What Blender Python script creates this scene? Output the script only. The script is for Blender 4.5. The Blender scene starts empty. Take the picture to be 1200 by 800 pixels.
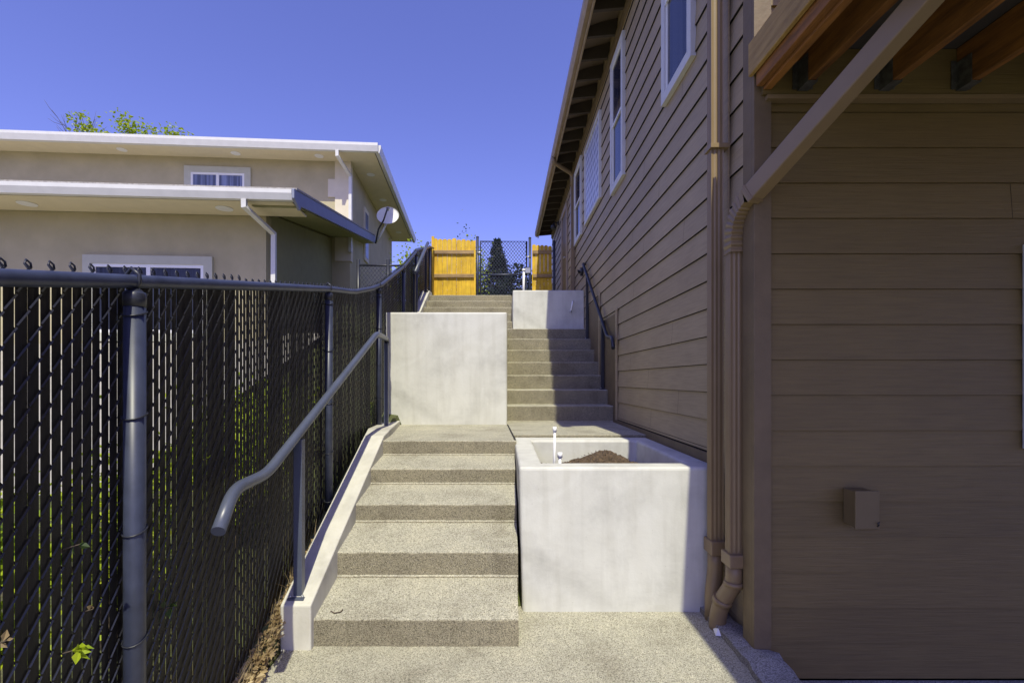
import bpy, bmesh, math, random
from mathutils import Vector, Matrix
R = math.radians
random.seed(7)
EYE = 1.396                      # camera height above the paving; shapes below are written relative to eye level
scene = bpy.context.scene
col = scene.collection

# ------------------------------------------------------------------ helpers
class MB:
    """collects boxes, prisms, tubes into one mesh; z is given relative to eye level"""
    def __init__(s): s.v = []; s.f = []; s.sm = []
    def add(s, vs, fs, smooth=False):
        o = len(s.v); s.v += [tuple(p) for p in vs]; s.f += [tuple(i + o for i in f) for f in fs]; s.sm += [smooth] * len(fs); return s
    def box(s, x0, x1, y0, y1, z0, z1):
        vs = [(x, y, z) for z in (z0, z1) for (x, y) in ((x0, y0), (x1, y0), (x1, y1), (x0, y1))]
        return s.add(vs, [(3, 2, 1, 0), (4, 5, 6, 7), (0, 1, 5, 4), (1, 2, 6, 5), (2, 3, 7, 6), (3, 0, 4, 7)])
    def hexa(s, lo, hi):
        """four bottom points and four top points, both counter-clockwise from above"""
        return s.add(list(lo) + list(hi), [(3, 2, 1, 0), (4, 5, 6, 7), (0, 1, 5, 4), (1, 2, 6, 5), (2, 3, 7, 6), (3, 0, 4, 7)])
    def prism_x(s, prof, x0, x1):
        """profile of (y,z) points, extruded from x0 to x1"""
        n = len(prof); vs = [(x0, y, z) for y, z in prof] + [(x1, y, z) for y, z in prof]
        fs = [tuple(range(n - 1, -1, -1)), tuple(range(n, 2 * n))]
        fs += [(i, (i + 1) % n, n + (i + 1) % n, n + i) for i in range(n)]
        return s.add(vs, fs)
    def prism_y(s, prof, y0, y1):
        n = len(prof); vs = [(x, y0, z) for x, z in prof] + [(x, y1, z) for x, z in prof]
        fs = [tuple(range(n)), tuple(range(2 * n - 1, n - 1, -1))]
        fs += [(i, n + i, n + (i + 1) % n, (i + 1) % n) for i in range(n)]
        return s.add(vs, fs)
    def tube(s, pts, r, n=10, cap=True, rect=None, smooth=True, up=None):
        pts = [Vector(p) for p in pts]; m = len(pts)
        rr = r if isinstance(r, (list, tuple)) else [r] * m
        vs = []; prev = None
        for i, p in enumerate(pts):
            a = (pts[i] - pts[i - 1]).normalized() if i > 0 else None
            b = (pts[i + 1] - pts[i]).normalized() if i < m - 1 else None
            d = (a + b).normalized() if a is not None and b is not None else (a if a is not None else b)
            if prev is None:
                ref = Vector(up) if up else (Vector((0, 0, 1)) if abs(d.z) < .9 else Vector((0, 1, 0)))
                nx = d.cross(ref).normalized()
            else:
                nx = (prev - d * prev.dot(d)).normalized()
            ny = d.cross(nx).normalized(); prev = nx
            if rect:
                k = 1.0
                if a is not None and b is not None: k = 1 / max(.5, a.dot(d))
                for (u, w) in ((-1, -1), (1, -1), (1, 1), (-1, 1)):
                    vs.append(p + nx * u * rect[0] / 2 + ny * w * rect[1] / 2)
            else:
                for k in range(n):
                    t = 2 * math.pi * k / n
                    vs.append(p + (nx * math.cos(t) + ny * math.sin(t)) * rr[i])
        if rect: n = 4; smooth = False
        fs = []
        for i in range(m - 1):
            for k in range(n):
                fs.append((i * n + k, i * n + (k + 1) % n, (i + 1) * n + (k + 1) % n, (i + 1) * n + k))
        s.add(vs, fs, smooth)
        if cap:
            o = len(s.v) - len(vs)
            s.f.append(tuple(o + k for k in range(n - 1, -1, -1))); s.sm.append(False)
            s.f.append(tuple(o + (m - 1) * n + k for k in range(n))); s.sm.append(False)
        return s
    def leaf(s, p, size, d=None, nrm=None):
        d = d or Vector((random.gauss(0, 1), random.gauss(0, 1), random.gauss(0, .6))).normalized()
        q = Vector((random.gauss(0, 1), random.gauss(0, 1), random.gauss(0, 1)))
        w = d.cross(q)
        if w.length < 1e-4: w = Vector((1, 0, 0))
        w.normalize(); p = Vector(p); h = d.cross(w) * size * .18
        o = len(s.v)
        s.v += [tuple(p), tuple(p + d * size * .5 + w * size * .3 + h), tuple(p + d * size), tuple(p + d * size * .5 - w * size * .3 + h)]
        s.f += [(o, o + 1, o + 2), (o, o + 2, o + 3)]; s.sm += [False, False]
        return s
    def build(s, name, mat, parent=None, bevel=0, seg=2, fix=False):
        me = bpy.data.meshes.new(name)
        off = ORG.get(parent.name, (0, 0, 0)) if parent else (0, 0, -EYE)
        if parent and ROT.get(parent.name): off = (0, 0, off[2])
        me.from_pydata([(x - off[0], y - off[1], z - off[2]) for x, y, z in s.v], [], s.f)
        me.polygons.foreach_set('use_smooth', s.sm)
        if fix:
            bm = bmesh.new(); bm.from_mesh(me); bmesh.ops.recalc_face_normals(bm, faces=bm.faces); bm.to_mesh(me); bm.free()
        me.materials.append(mat)
        o = bpy.data.objects.new(name, me); col.objects.link(o)
        if parent:
            o.parent = parent; ORG[o.name] = ORG[parent.name]; ROT[o.name] = ROT.get(parent.name)
        if bevel:
            b = o.modifiers.new('bevel', 'BEVEL'); b.width = bevel; b.segments = seg; b.limit_method = 'ANGLE'; b.angle_limit = R(35)
            b.harden_normals = False
        return o
ORG = {}; ROT = {}
def tag(o, label=None, cat=None, group=None, kind=None):
    if label: o['label'] = label
    if cat: o['category'] = cat
    if group: o['group'] = group
    if kind: o['kind'] = kind
    return o
def thing(name, label, cat, loc, rot=0, group=None):
    """an Empty at the thing's base; loc z relative to eye level"""
    o = bpy.data.objects.new(name, None); col.objects.link(o); o.empty_display_size = .2
    o.location = (loc[0], loc[1], loc[2] + EYE); o.rotation_euler = (0, 0, rot)
    ORG[o.name] = loc; ROT[o.name] = bool(rot)
    return tag(o, label, cat, group)
def struct(name, mb, mat, **k):
    return tag(mb.build(name, mat, **k), kind='structure')

# ------------------------------------------------------------------ materials
def new_mat(name):
    m = bpy.data.materials.new(name); m.use_nodes = True
    nt = m.node_tree; return m, nt, nt.nodes['Principled BSDF']
def nd(nt, t, **k):
    n = nt.nodes.new(t)
    for a, b in k.items():
        if a in n.inputs: n.inputs[a].default_value = b
        else: setattr(n, a, b)
    return n
def coords(nt, scale=(1, 1, 1), space='Object'):
    tc = nd(nt, 'ShaderNodeTexCoord'); mp = nd(nt, 'ShaderNodeMapping'); mp.inputs['Scale'].default_value = scale
    nt.links.new(tc.outputs[space], mp.inputs['Vector']); return mp.outputs['Vector']
def noise(nt, vec, scale, detail=4, rough=.55):
    n = nd(nt, 'ShaderNodeTexNoise'); n.inputs['Scale'].default_value = scale; n.inputs['Detail'].default_value = detail
    n.inputs['Roughness'].default_value = rough; nt.links.new(vec, n.inputs['Vector']); return n.outputs['Fac']
def ramp(nt, fac, stops):
    r = nd(nt, 'ShaderNodeValToRGB'); e = r.color_ramp.elements
    while len(e) < len(stops): e.new(.5)
    for i, (p, c) in enumerate(stops):
        e[i].position = p; e[i].color = tuple(c) + (1,) if len(c) == 3 else c
    nt.links.new(fac, r.inputs['Fac']); return r.outputs['Color']
def mix(nt, a, b, fac, mode='MIX'):
    m = nd(nt, 'ShaderNodeMix', data_type='RGBA', blend_type=mode)
    for sock, v in ((m.inputs[6], a), (m.inputs[7], b), (m.inputs[0], fac)):
        if hasattr(v, 'links'): nt.links.new(v, sock)
        else: sock.default_value = v if not isinstance(v, tuple) else (v if len(v) == 4 else v + (1,))
    return m.outputs[2]
def bump(nt, bsdf, h, strength=.3, dist=.01):
    b = nd(nt, 'ShaderNodeBump'); b.inputs['Strength'].default_value = strength; b.inputs['Distance'].default_value = dist
    nt.links.new(h, b.inputs['Height']); nt.links.new(b.outputs['Normal'], bsdf.inputs['Normal'])
    return b
def plain(name, c, rough=.5, metal=0, var=.12, scale=6, bmp=0, bscale=60, spec=.5):
    m, nt, b = new_mat(name); v = coords(nt)
    f = noise(nt, v, scale, 5)
    lo = tuple(x * (1 - var) for x in c); hi = tuple(min(1, x * (1 + var)) for x in c)
    nt.links.new(ramp(nt, f, [(.3, lo), (.7, hi)]), b.inputs['Base Color'])
    b.inputs['Roughness'].default_value = rough; b.inputs['Metallic'].default_value = metal
    b.inputs['Specular IOR Level'].default_value = spec
    if bmp: bump(nt, b, noise(nt, v, bscale, 4), bmp, .005)
    return m
M = {}
def aggregate(name, base, dark):
    m, nt, b = new_mat(name); v = coords(nt)
    vo = nd(nt, 'ShaderNodeTexVoronoi'); vo.inputs['Scale'].default_value = 260; nt.links.new(v, vo.inputs['Vector'])
    sep = nd(nt, 'ShaderNodeSeparateColor'); nt.links.new(vo.outputs['Color'], sep.inputs[0])
    c1 = ramp(nt, sep.outputs[0], [(0, tuple(x * .6 for x in dark)), (.14, dark), (.5, base), (.86, tuple(min(1, x * 1.12) for x in base)), (1, tuple(min(1, x * 1.5) for x in base))])
    fine = noise(nt, v, 330, 2)
    c2 = mix(nt, c1, ramp(nt, fine, [(.35, (.74, .73, .70)), (.65, (1.1, 1.1, 1.08))]), .75, 'MULTIPLY')
    big = noise(nt, v, 3.2, 6, .65)
    c3 = mix(nt, c2, ramp(nt, big, [(.3, (.7, .68, .66)), (.5, (.97, .97, .97)), (.7, (1.1, 1.09, 1.06))]), 1.0, 'MULTIPLY')
    # colour is darker on faces that do not point up
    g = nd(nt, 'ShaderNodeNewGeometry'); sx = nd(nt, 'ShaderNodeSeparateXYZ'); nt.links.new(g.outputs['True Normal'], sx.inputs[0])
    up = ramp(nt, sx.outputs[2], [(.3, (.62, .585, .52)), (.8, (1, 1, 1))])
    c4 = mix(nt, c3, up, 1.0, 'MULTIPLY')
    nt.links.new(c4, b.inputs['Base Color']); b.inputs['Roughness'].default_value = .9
    hh = nd(nt, 'ShaderNodeMath', operation='ADD'); nt.links.new(vo.outputs['Distance'], hh.inputs[0]); nt.links.new(fine, hh.inputs[1])
    bump(nt, b, hh.outputs[0], .75, .006)
    return m
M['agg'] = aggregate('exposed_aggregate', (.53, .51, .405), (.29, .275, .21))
M['agg_dark'] = aggregate('rough_concrete', (.42, .41, .39), (.22, .21, .2))

def plaster(name, c):
    m, nt, b = new_mat(name); v = coords(nt)
    a = noise(nt, v, 2.3, 7, .62)
    w = nd(nt, 'ShaderNodeTexNoise'); w.inputs['Scale'].default_value = 1.6; w.inputs['Detail'].default_value = 6; w.inputs['Distortion'].default_value = .6
    nt.links.new(v, w.inputs['Vector'])
    c1 = ramp(nt, a, [(.32, tuple(x * .76 for x in c)), (.44, tuple(x * .9 for x in c)), (.52, tuple(x * .97 for x in c)), (.68, c)])
    c2 = mix(nt, c1, ramp(nt, w.outputs['Fac'], [(.32, (.84, .835, .82)), (.5, (1, 1, 1)), (.6, (.94, .935, .92)), (.7, (1.02, 1.02, 1.01))]), 1.0, 'MULTIPLY')
    vs = coords(nt, (9, 9, .7)); st = noise(nt, vs, 1.6, 5)
    c3 = mix(nt, c2, ramp(nt, st, [(.36, (.84, .83, .8)), (.52, (1, 1, 1))]), .4, 'MULTIPLY')
    # thin scratches and pin holes
    vo = nd(nt, 'ShaderNodeTexVoronoi'); vo.inputs['Scale'].default_value = 17; nt.links.new(v, vo.inputs['Vector'])
    c4 = mix(nt, c3, ramp(nt, vo.outputs['Distance'], [(.03, (.6, .58, .55)), (.06, (1, 1, 1))]), .6, 'MULTIPLY')
    nt.links.new(c4, b.inputs['Base Color']); b.inputs['Roughness'].default_value = .72
    bump(nt, b, noise(nt, v, 38, 6, .6), .22, .006)
    return m
M['plaster'] = plaster('trowelled_concrete', (.62, .62, .56))
M['curb'] = plaster('curb_concrete', (.60, .585, .51))

def siding(name, c, bs=.35):
    m, nt, b = new_mat(name)
    v = coords(nt, (1.2, 1.2, 26)); g = noise(nt, v, 3.0, 7, .65)
    v2 = coords(nt); big = noise(nt, v2, 1.1, 4)
    c1 = ramp(nt, g, [(.34, tuple(x * .86 for x in c)), (.5, c), (.66, tuple(x * 1.09 for x in c))])
    c2 = mix(nt, c1, ramp(nt, big, [(.3, (.88, .87, .87)), (.7, (1.06, 1.06, 1.05))]), 1.0, 'MULTIPLY')
    # each board takes the paint a little differently
    sx = nd(nt, 'ShaderNodeSeparateXYZ'); nt.links.new(v2, sx.inputs[0])
    dv = nd(nt, 'ShaderNodeMath', operation='DIVIDE'); nt.links.new(sx.outputs[2], dv.inputs[0]); dv.inputs[1].default_value = .181
    fl = nd(nt, 'ShaderNodeMath', operation='FLOOR'); nt.links.new(dv.outputs[0], fl.inputs[0])
    wn = nd(nt, 'ShaderNodeTexWhiteNoise', noise_dimensions='1D'); nt.links.new(fl.outputs[0], wn.inputs['W'])
    c3 = mix(nt, c2, ramp(nt, wn.outputs['Value'], [(0, (.93, .93, .93)), (1, (1.05, 1.05, 1.05))]), 1.0, 'MULTIPLY')
    nt.links.new(c3, b.inputs['Base Color']); b.inputs['Roughness'].default_value = .55
    bump(nt, b, g, bs, .004)
    return m
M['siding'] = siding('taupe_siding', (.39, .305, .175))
M['siding_f'] = siding('shaded_brown_siding', (.172, .122, .040), .6)  # front siding: deck shade and warm ground bounce put into the colour
M['trim'] = plain('brown_trim', (.16, .115, .056), .6, var=.15, bmp=.5, bscale=30)
M['fascia'] = plain('fascia_paint', (.36, .28, .19), .5)
M['soffit'] = plain('soffit_boards', (.22, .17, .12), .8)
M['rafter'] = plain('dark_rafter', (.06, .046, .034), .7)
M['gap_and_shade'] = plain('dark_gap_and_shade', (.012, .011, .01), .9)
M['spout'] = plain('brown_downspout', (.25, .18, .09), .38, var=.06)
M['pvc_brown'] = plain('brown_pipe', (.22, .155, .08), .45, var=.08)
M['white_trim'] = plain('white_trim', (.62, .62, .6), .45, var=.04)
M['white'] = plain('white_vinyl', (.82, .82, .8), .4, var=.03)
M['black'] = plain('black_coated_steel', (.022, .024, .032), .38, var=.2)
M['fence_blue'] = plain('black_vinyl_tube', (.036, .043, .072), .42, var=.25, scale=14)
M['rail_grey'] = plain('grey_painted_rail', (.08, .092, .13), .36, var=.1)
M['slat'] = plain('black_slat', (.013, .0115, .010), .5, var=.3, scale=9, spec=.3)
M['wire'] = plain('black_wire', (.032, .032, .036), .24, var=.2)
M['galv'] = plain('galvanised', (.45, .46, .47), .4, metal=.7)
M['box'] = plain('painted_box', (.17, .125, .055), .5, var=.05)
M['hanger'] = plain('dull_zinc', (.11, .11, .10), .5, metal=.4, var=.4, scale=30)
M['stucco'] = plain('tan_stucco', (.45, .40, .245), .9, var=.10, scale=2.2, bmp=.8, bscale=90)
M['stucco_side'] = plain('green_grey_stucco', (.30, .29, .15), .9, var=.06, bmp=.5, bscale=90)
M['quoin'] = plain('cream_trim', (.66, .60, .45), .85, var=.04)
M['win_trim'] = plain('sage_trim', (.50, .50, .40), .8, var=.05)
M['gutter'] = plain('white_gutter', (.66, .655, .62), .42, var=.05)
M['soffit_l'] = plain('cream_soffit', (.70, .62, .42), .8, var=.04)
M['rake'] = plain('grey_rake_board', (.23, .25, .33), .6, var=.05)
M['shingle'] = plain('dark_shingles', (.05, .048, .05), .9, var=.3, scale=30, bmp=.6)
M['shingle_l'] = plain('pale_shingles', (.34, .32, .29), .9, var=.3, scale=30, bmp=.6)  # lower roof paled to bounce light up to the upper soffit
M['soil'] = plain('garden_soil', (.085, .058, .035), 1, var=.5, scale=40, bmp=1, bscale=50)
def ground_mat():
    m, nt, b = new_mat('grass_and_dirt'); v = coords(nt)
    a = noise(nt, v, 2.5, 8, .7); f = noise(nt, v, 45, 5)
    c = ramp(nt, a, [(.3, (.12, .085, .05)), (.5, (.09, .10, .035)), (.7, (.14, .17, .05))])
    nt.links.new(mix(nt, c, ramp(nt, f, [(.3, (.6, .6, .6)), (.7, (1.2, 1.2, 1.1))]), 1.0, 'MULTIPLY'), b.inputs['Base Color'])
    b.inputs['Roughness'].default_value = 1; bump(nt, b, f, 1, .03); return m
M['ground'] = ground_mat()
def wood(name, lo, hi, sc, rough=.7):
    m, nt, b = new_mat(name); v = coords(nt, sc); g = noise(nt, v, 3, 8, .7)
    v2 = coords(nt); big = noise(nt, v2, 4, 4)
    c = ramp(nt, g, [(.3, lo), (.7, hi)])
    c = mix(nt, c, ramp(nt, big, [(.3, (.75, .72, .68)), (.7, (1.12, 1.1, 1.05))]), 1.0, 'MULTIPLY')
    nt.links.new(c, b.inputs['Base Color']); b.inputs['Roughness'].default_value = rough; bump(nt, b, g, .4, .004); return m
M['cedar'] = wood('yellow_cedar', (.52, .30, .012), (.82, .57, .028), (14, 14, 1))
M['cedar_rail'] = wood('weathered_rail', (.20, .13, .05), (.42, .29, .13), (1, 14, 14))
M['joist'] = wood('stained_joist', (.09, .038, .009), (.38, .165, .034), (8, .8, 8))
M['rim'] = wood('raw_rim_board', (.27, .17, .045), (.50, .35, .12), (12, .9, 12))
def glass_mat(name, c, rough=.06):
    m, nt, b = new_mat(name); v = coords(nt)
    f = noise(nt, coords(nt, (9, 9, .25)), 2.2, 3)
    nt.links.new(ramp(nt, f, [(.35, tuple(x * .55 for x in c)), (.65, tuple(x * 1.5 for x in c))]), b.inputs['Base Color'])
    b.inputs['Roughness'].default_value = rough; b.inputs['Specular IOR Level'].default_value = .2
    return m
M['pane'] = glass_mat('window_pane', (.030, .034, .055))
M['pane_l'] = glass_mat('curtained_pane', (.16, .19, .30), .12)
def block_glass():
    m, nt, b = new_mat('patterned_glass'); v = coords(nt)
    sx = nd(nt, 'ShaderNodeSeparateXYZ'); nt.links.new(v, sx.inputs[0])
    out = []
    for ax, k in ((1, 27), (2, 27)):
        mu = nd(nt, 'ShaderNodeMath', operation='MULTIPLY'); nt.links.new(sx.outputs[ax], mu.inputs[0]); mu.inputs[1].default_value = k
        si = nd(nt, 'ShaderNodeMath', operation='SINE'); nt.links.new(mu.outputs[0], si.inputs[0]); out.append(si.outputs[0])
    pr = nd(nt, 'ShaderNodeMath', operation='MULTIPLY'); nt.links.new(out[0], pr.inputs[0]); nt.links.new(out[1], pr.inputs[1]); p2 = nd(nt, 'ShaderNodeMath', operation='MULTIPLY'); nt.links.new(pr.outputs[0], p2.inputs[0]); nt.links.new(pr.outputs[0], p2.inputs[1])
    nt.links.new(ramp(nt, p2.outputs[0], [(.0, (.58, .6, .72)), (.35, (.42, .44, .56)), (.8, (.24, .26, .36))]), b.inputs['Base Color'])
    b.inputs['Roughness'].default_value = .25; bump(nt, b, pr.outputs[0], .5, .01); return m
M['block'] = block_glass()
def leaf_mat(name, lo, hi):
    m, nt, b = new_mat(name); v = coords(nt); f = noise(nt, v, 7, 3)
    c = ramp(nt, f, [(.35, lo), (.65, hi)]); nt.links.new(c, b.inputs['Base Color']); b.inputs['Roughness'].default_value = .5
    tr = nd(nt, 'ShaderNodeBsdfTranslucent'); nt.links.new(c, tr.inputs['Color'])
    ms = nd(nt, 'ShaderNodeMixShader'); ms.inputs[0].default_value = .4
    nt.links.new(b.outputs[0], ms.inputs[1]); nt.links.new(tr.outputs[0], ms.inputs[2])
    nt.links.new(ms.outputs[0], nt.nodes['Material Output'].inputs['Surface']); return m
M['leaf'] = leaf_mat('fresh_leaves', (.24, .36, .012), (.55, .62, .03))
M['leaf_d'] = leaf_mat('dark_leaves', (.03, .06, .015), (.09, .14, .03))
M['needle'] = leaf_mat('conifer_needles', (.012, .024, .016), (.03, .05, .03))
M['dry'] = leaf_mat('dry_leaves', (.30, .21, .10), (.62, .50, .28))
M['bark'] = plain('bark', (.10, .075, .055), .9, var=.3, scale=20, bmp=.7)

# ------------------------------------------------------------------ terrain and paving
LP = [(-60, -1.56), (1.0, -1.50), (2.2, -1.42), (2.5, -1.28), (4.1, -.66), (5.5, -.36), (8.0, .70), (9.5, 1.52), (11, 1.6), (400, 1.6)]
def lerp(tab, y):
    for (a, p), (b, q) in zip(tab, tab[1:]):
        if y <= b: return p + (q - p) * max(0, (y - a)) / (b - a)
    return tab[-1][1]
def hz(x, y):
    z = lerp(LP, y)
    if -1.17 < x < 1.6: z -= .28 if y > 2.3 else .10
    if x >= 1.0 and y < 6: z = -1.75
    return z
def terrain():
    xs = [-400, -120, -50, -25, -14] + [-10 + .5 * i for i in range(16)] + [-2.0 + .1 * i for i in range(38)] + [2, 4, 8, 16, 40, 120, 400]
    ys = [-300, -80, -20, -5, 0] + [.5 + .15 * i for i in range(76)] + [12.5, 15, 20, 30, 50, 100, 200, 400]
    mb = MB(); nx = len(xs)
    vs = [(x, y, hz(x, y) + (random.uniform(-.015, .015) if abs(x) < 10 and -1 < y < 12 else 0)) for y in ys for x in xs]
    fs = [(j * nx + i, j * nx + i + 1, (j + 1) * nx + i + 1, (j + 1) * nx + i) for j in range(len(ys) - 1) for i in range(nx - 1)]
    return mb.add(vs, fs)
struct('ground', terrain(), M['ground'])
pad = MB().prism_y([(-1.14, -1.396), (-1.14, -1.55), (1.22, -1.55), (1.22, -1.396)], -6, 3.0)
struct('pavement', pad, M['agg'], fix=True)
strip = MB()                              # rough concrete strip poured along the foundation
ys = [-1 + k * (3.9 / 60) for k in range(61)]
cs = [(1.150, 1.27 + .012 * math.sin(k * 1.7) + random.uniform(-.012, .012)) for k in range(61)]
vs = []; fs = []
for k, y in enumerate(ys):
    l = 1.175 + random.uniform(-.01, .01); r = (1.36 if y < 2.42 else 1.31) + random.uniform(-.012, .012); t = -1.362 + random.uniform(-.008, .008)
    vs += [(l - .01, y, -1.5), (l, y, t), (.5 * (l + r), y, t + random.uniform(0, .012)), (r, y, t), (r + .01, y, -1.6)]
for k in range(60):
    for j in range(4): fs.append((k * 5 + j, k * 5 + j + 1, k * 5 + 6 + j, k * 5 + 5 + j))
strip.add(vs, fs)
struct('footing_strip', strip, M['agg_dark'], fix=True)
struct('side_path', MB().box(1.375, 6, -6, 2.44, -1.7, -1.532), M['agg_dark'])
struct('landing', MB().box(-1.19, .085, 3.955, 4.385, -1.2, -.503).box(-1.19, 1.33, 4.386, 5.78, -1.2, -.503), M['agg'], bevel=.008)
struct('joint', MB().add([(.028, 5.38, -.4995), (.042, 5.38, -.4995), (.100, 3.96, -.4995), (.085, 3.96, -.4995)], [(0, 3, 2, 1)]), M['gap_and_shade'])
struct('upper_landing', MB().box(-1.47, 1.33, 7.60, 8.06, -.4, .806), M['agg'])
struct('bounce_slab', MB().add([(-14, -3, -1.6), (-2.6, -3, -1.60), (-2.6, 2.2, -1.6), (-2.9, 4.2, -.54), (-3.0, 8.0, .78), (-14, 8, .78), (-14, 4.2, -.54), (-14, 2.2, -1.6)], [(0, 1, 2, 7), (7, 2, 3, 6), (6, 3, 4, 5)]), plain('dull_bounce_slab', (.33, .31, .26), .9))  # unseen slab added behind the fence to bounce light onto the soffits
struct('top_pavement', MB().box(-1.47, 1.33, 9.39, 14, 1.2, 1.655), M['agg'])

# ------------------------------------------------------------------ stairs
def step_mesh(x0, x1, y0, y1, zf, zt, zb, base):
    """battered tread with a rounded nosing; slightly wavy edges"""
    mb = MB(); n = 14; prof = []
    r = .014
    for k in range(5):
        t = math.pi / 2 * k / 4
        prof.append((y0 + r - r * math.cos(t), zt - r + r * math.sin(t)))
    rows = []
    vs = []; fs = []
    P = [(y0, base), (y0 - .011, zf - .002), (y0 - .009, zf + .003), (y0, zf + .009)] + prof + [(y1, zb), (y1, base)]
    m = len(P)
    for i in range(n + 1):
        x = x0 + (x1 - x0) * i / n; w = 0 if i in (0, n) else random.uniform(-.003, .003)
        for j, (y, z) in enumerate(P):
            vs.append((x, y + (w if 1 <= j <= m - 3 else 0), z + (w * .6 if 4 <= j <= m - 3 else 0)))
    for i in range(n):
        for j in range(m):
            fs.append((i * m + j, (i + 1) * m + j, (i + 1) * m + (j + 1) % m, i * m + (j + 1) % m))
    fs.append(tuple(range(m))); fs.append(tuple(n * m + j for j in range(m - 1, -1, -1)))
    return mb.add(vs, fs)
lower = thing('concrete_stairs', 'lowest flight of five deep exposed aggregate steps leading up from the paving', 'stairs', (-.46, 2.51, -1.396))
Y = [2.506, 2.865, 3.22, 3.58, 3.94, 3.97]
foot = [-1.41, -1.176, -.953, -.776, -.618]; top = [-1.252, -1.030, -.836, -.6636, -.4995]; back = [-1.176, -.953, -.776, -.618, -.4995]
xr = [.075, .082, .082, .082, .10]
for i in range(5):
    yb = Y[i + 1] + (.015 if i < 4 else 0)
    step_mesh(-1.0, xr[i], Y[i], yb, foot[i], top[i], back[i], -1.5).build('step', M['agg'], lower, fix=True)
mid = thing('concrete_stairs', 'middle flight of seven narrow steps climbing beside the brown siding wall', 'stairs', (.7, 5.76, -.5))
for i in range(7):
    y0 = 5.76 + .3 * i; z = -.5 + .187 * (i + 1)
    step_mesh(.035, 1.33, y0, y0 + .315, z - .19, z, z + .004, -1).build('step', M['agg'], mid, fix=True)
upf = thing('concrete_stairs', 'topmost flight of steps rising to the wooden fence and gate', 'stairs', (-.65, 8.0, .809))
for i in range(5):
    y0 = 8.0 + .34 * i; z = .809 + .17 * (i + 1)
    step_mesh(-1.47, .135, y0, y0 + .355, z - .172, z, z + .004, .4).build('step', M['agg'], upf, fix=True)

# sloped kerb beside the lowest flight
kb = MB()
kp = [(2.47, -1.16, -1.0, -1.165), (3.97, -1.165, -1.0, -.465), (4.35, -1.24, -1.03, -.44), (5.36, -1.32, -1.17, -.455)]
vs = []; fs = []
for (y, xl, xr_, z) in kp: vs += [(xl, y, -1.6), (xl, y, z), (xr_, y, z), (xr_, y, -1.6)]
for k in range(3):
    for j in range(4): fs.append((k * 4 + j, k * 4 + (j + 1) % 4, k * 4 + 4 + (j + 1) % 4, k * 4 + 4 + j))
fs += [(3, 2, 1, 0), (12, 13, 14, 15)]
tag(kb.add(vs, fs).build('stair_curb', M['curb'], bevel=.008, fix=True), 'pale sloping concrete kerb edging the lowest flight under the grey handrail', 'kerb')
kb = MB(); vs = []; fs = []
for (y, z) in ((7.95, .95), (9.45, 1.76), (9.75, 1.78)): vs += [(-1.63, y, .2), (-1.63, y, z), (-1.475, y, z), (-1.475, y, .2)]
for k in range(2):
    for j in range(4): fs.append((k * 4 + j, k * 4 + (j + 1) % 4, k * 4 + 4 + (j + 1) % 4, k * 4 + 4 + j))
fs += [(3, 2, 1, 0), (8, 9, 10, 11)]
tag(kb.add(vs, fs).build('stair_curb', M['curb'], bevel=.008, fix=True), 'short sloping concrete kerb edging the topmost flight by the far fence', 'kerb')

# ------------------------------------------------------------------ planters and retaining walls
def planter(root, x0, x1, y0, y1, zb, zt, th, soilz, lean=0.0):
    mb = MB()
    # four walls butted into one shell: outer ring, inner ring
    o = [(x0, y0), (x1, y0), (x1, y1), (x0, y1)]; i_ = [(x0 + th, y0 + th), (x1 - th, y0 + th), (x1 - th, y1 - th * 1.4), (x0 + th, y1 - th * 1.4)]
    vs = [(x + (lean if x == x0 else 0), y, zb) for x, y in o] + [(x, y, zt) for x, y in o] + [(x, y, zt) for x, y in i_] + [(x, y, soilz - .2) for x, y in i_]
    fs = []
    for k in range(4):
        l = (k + 1) % 4
        fs += [(k, l, 4 + l, 4 + k), (4 + k, 4 + l, 8 + l, 8 + k), (8 + k, 8 + l, 12 + l, 12 + k)]
    fs.append((15, 14, 13, 12))
    mb.add(vs, fs).build('planter_wall', M['plaster'], root, bevel=.02, seg=3, fix=True)
pl = thing('concrete_planter', 'square pale concrete planter box with soil beside the lowest flight', 'planter', (.7, 2.88, -1.396))
planter(pl, .088, 1.30, 2.88, 4.38, -1.40, -.525, .15, -.68, .02)
sm = MB(); nx = 46; ny = 44
vs = []; fs = []
for j in range(ny + 1):
    for i in range(nx + 1):
        x = .245 + .9 * i / nx; y = 3.04 + 1.12 * j / ny
        m_ = math.exp(-((x - .78) / .29) ** 2 - ((y - 3.75) / .34) ** 2)
        vs.append((x, y, -.74 + .17 * m_ + random.uniform(-.014, .016) + .018 * math.sin(x * 17) * math.cos(y * 13)))
for j in range(ny):
    for i in range(nx): fs.append((j * (nx + 1) + i, j * (nx + 1) + i + 1, (j + 1) * (nx + 1) + i + 1, (j + 1) * (nx + 1) + i))
sm.add(vs, fs).build('soil', M['soil'], pl)
cl = MB()
for k in range(260):
    x = .74 + random.gauss(0, .17); y = 3.7 + random.gauss(0, .22)
    if not (.28 < x < 1.12 and 3.08 < y < 4.12): continue
    z = -.74 + .17 * math.exp(-((x - .78) / .29) ** 2 - ((y - 3.75) / .34) ** 2)
    cl.leaf((x, y, z + .006), random.uniform(.008, .02), Vector((random.gauss(0, 1), random.gauss(0, 1), random.uniform(0, .4))).normalized())
cl.build('bark_mulch', M['bark'], pl)
big = thing('retaining_wall', 'large square white trowelled concrete wall standing on the landing in the centre', 'wall', (-.65, 5.385, -.5))
planter(big, -1.346, .032, 5.385, 7.35, -.52, .762, .16, .5)
MB().box(-1.18, -.13, 5.56, 7.1, .3, .55).build('soil', M['soil'], big)
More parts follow.
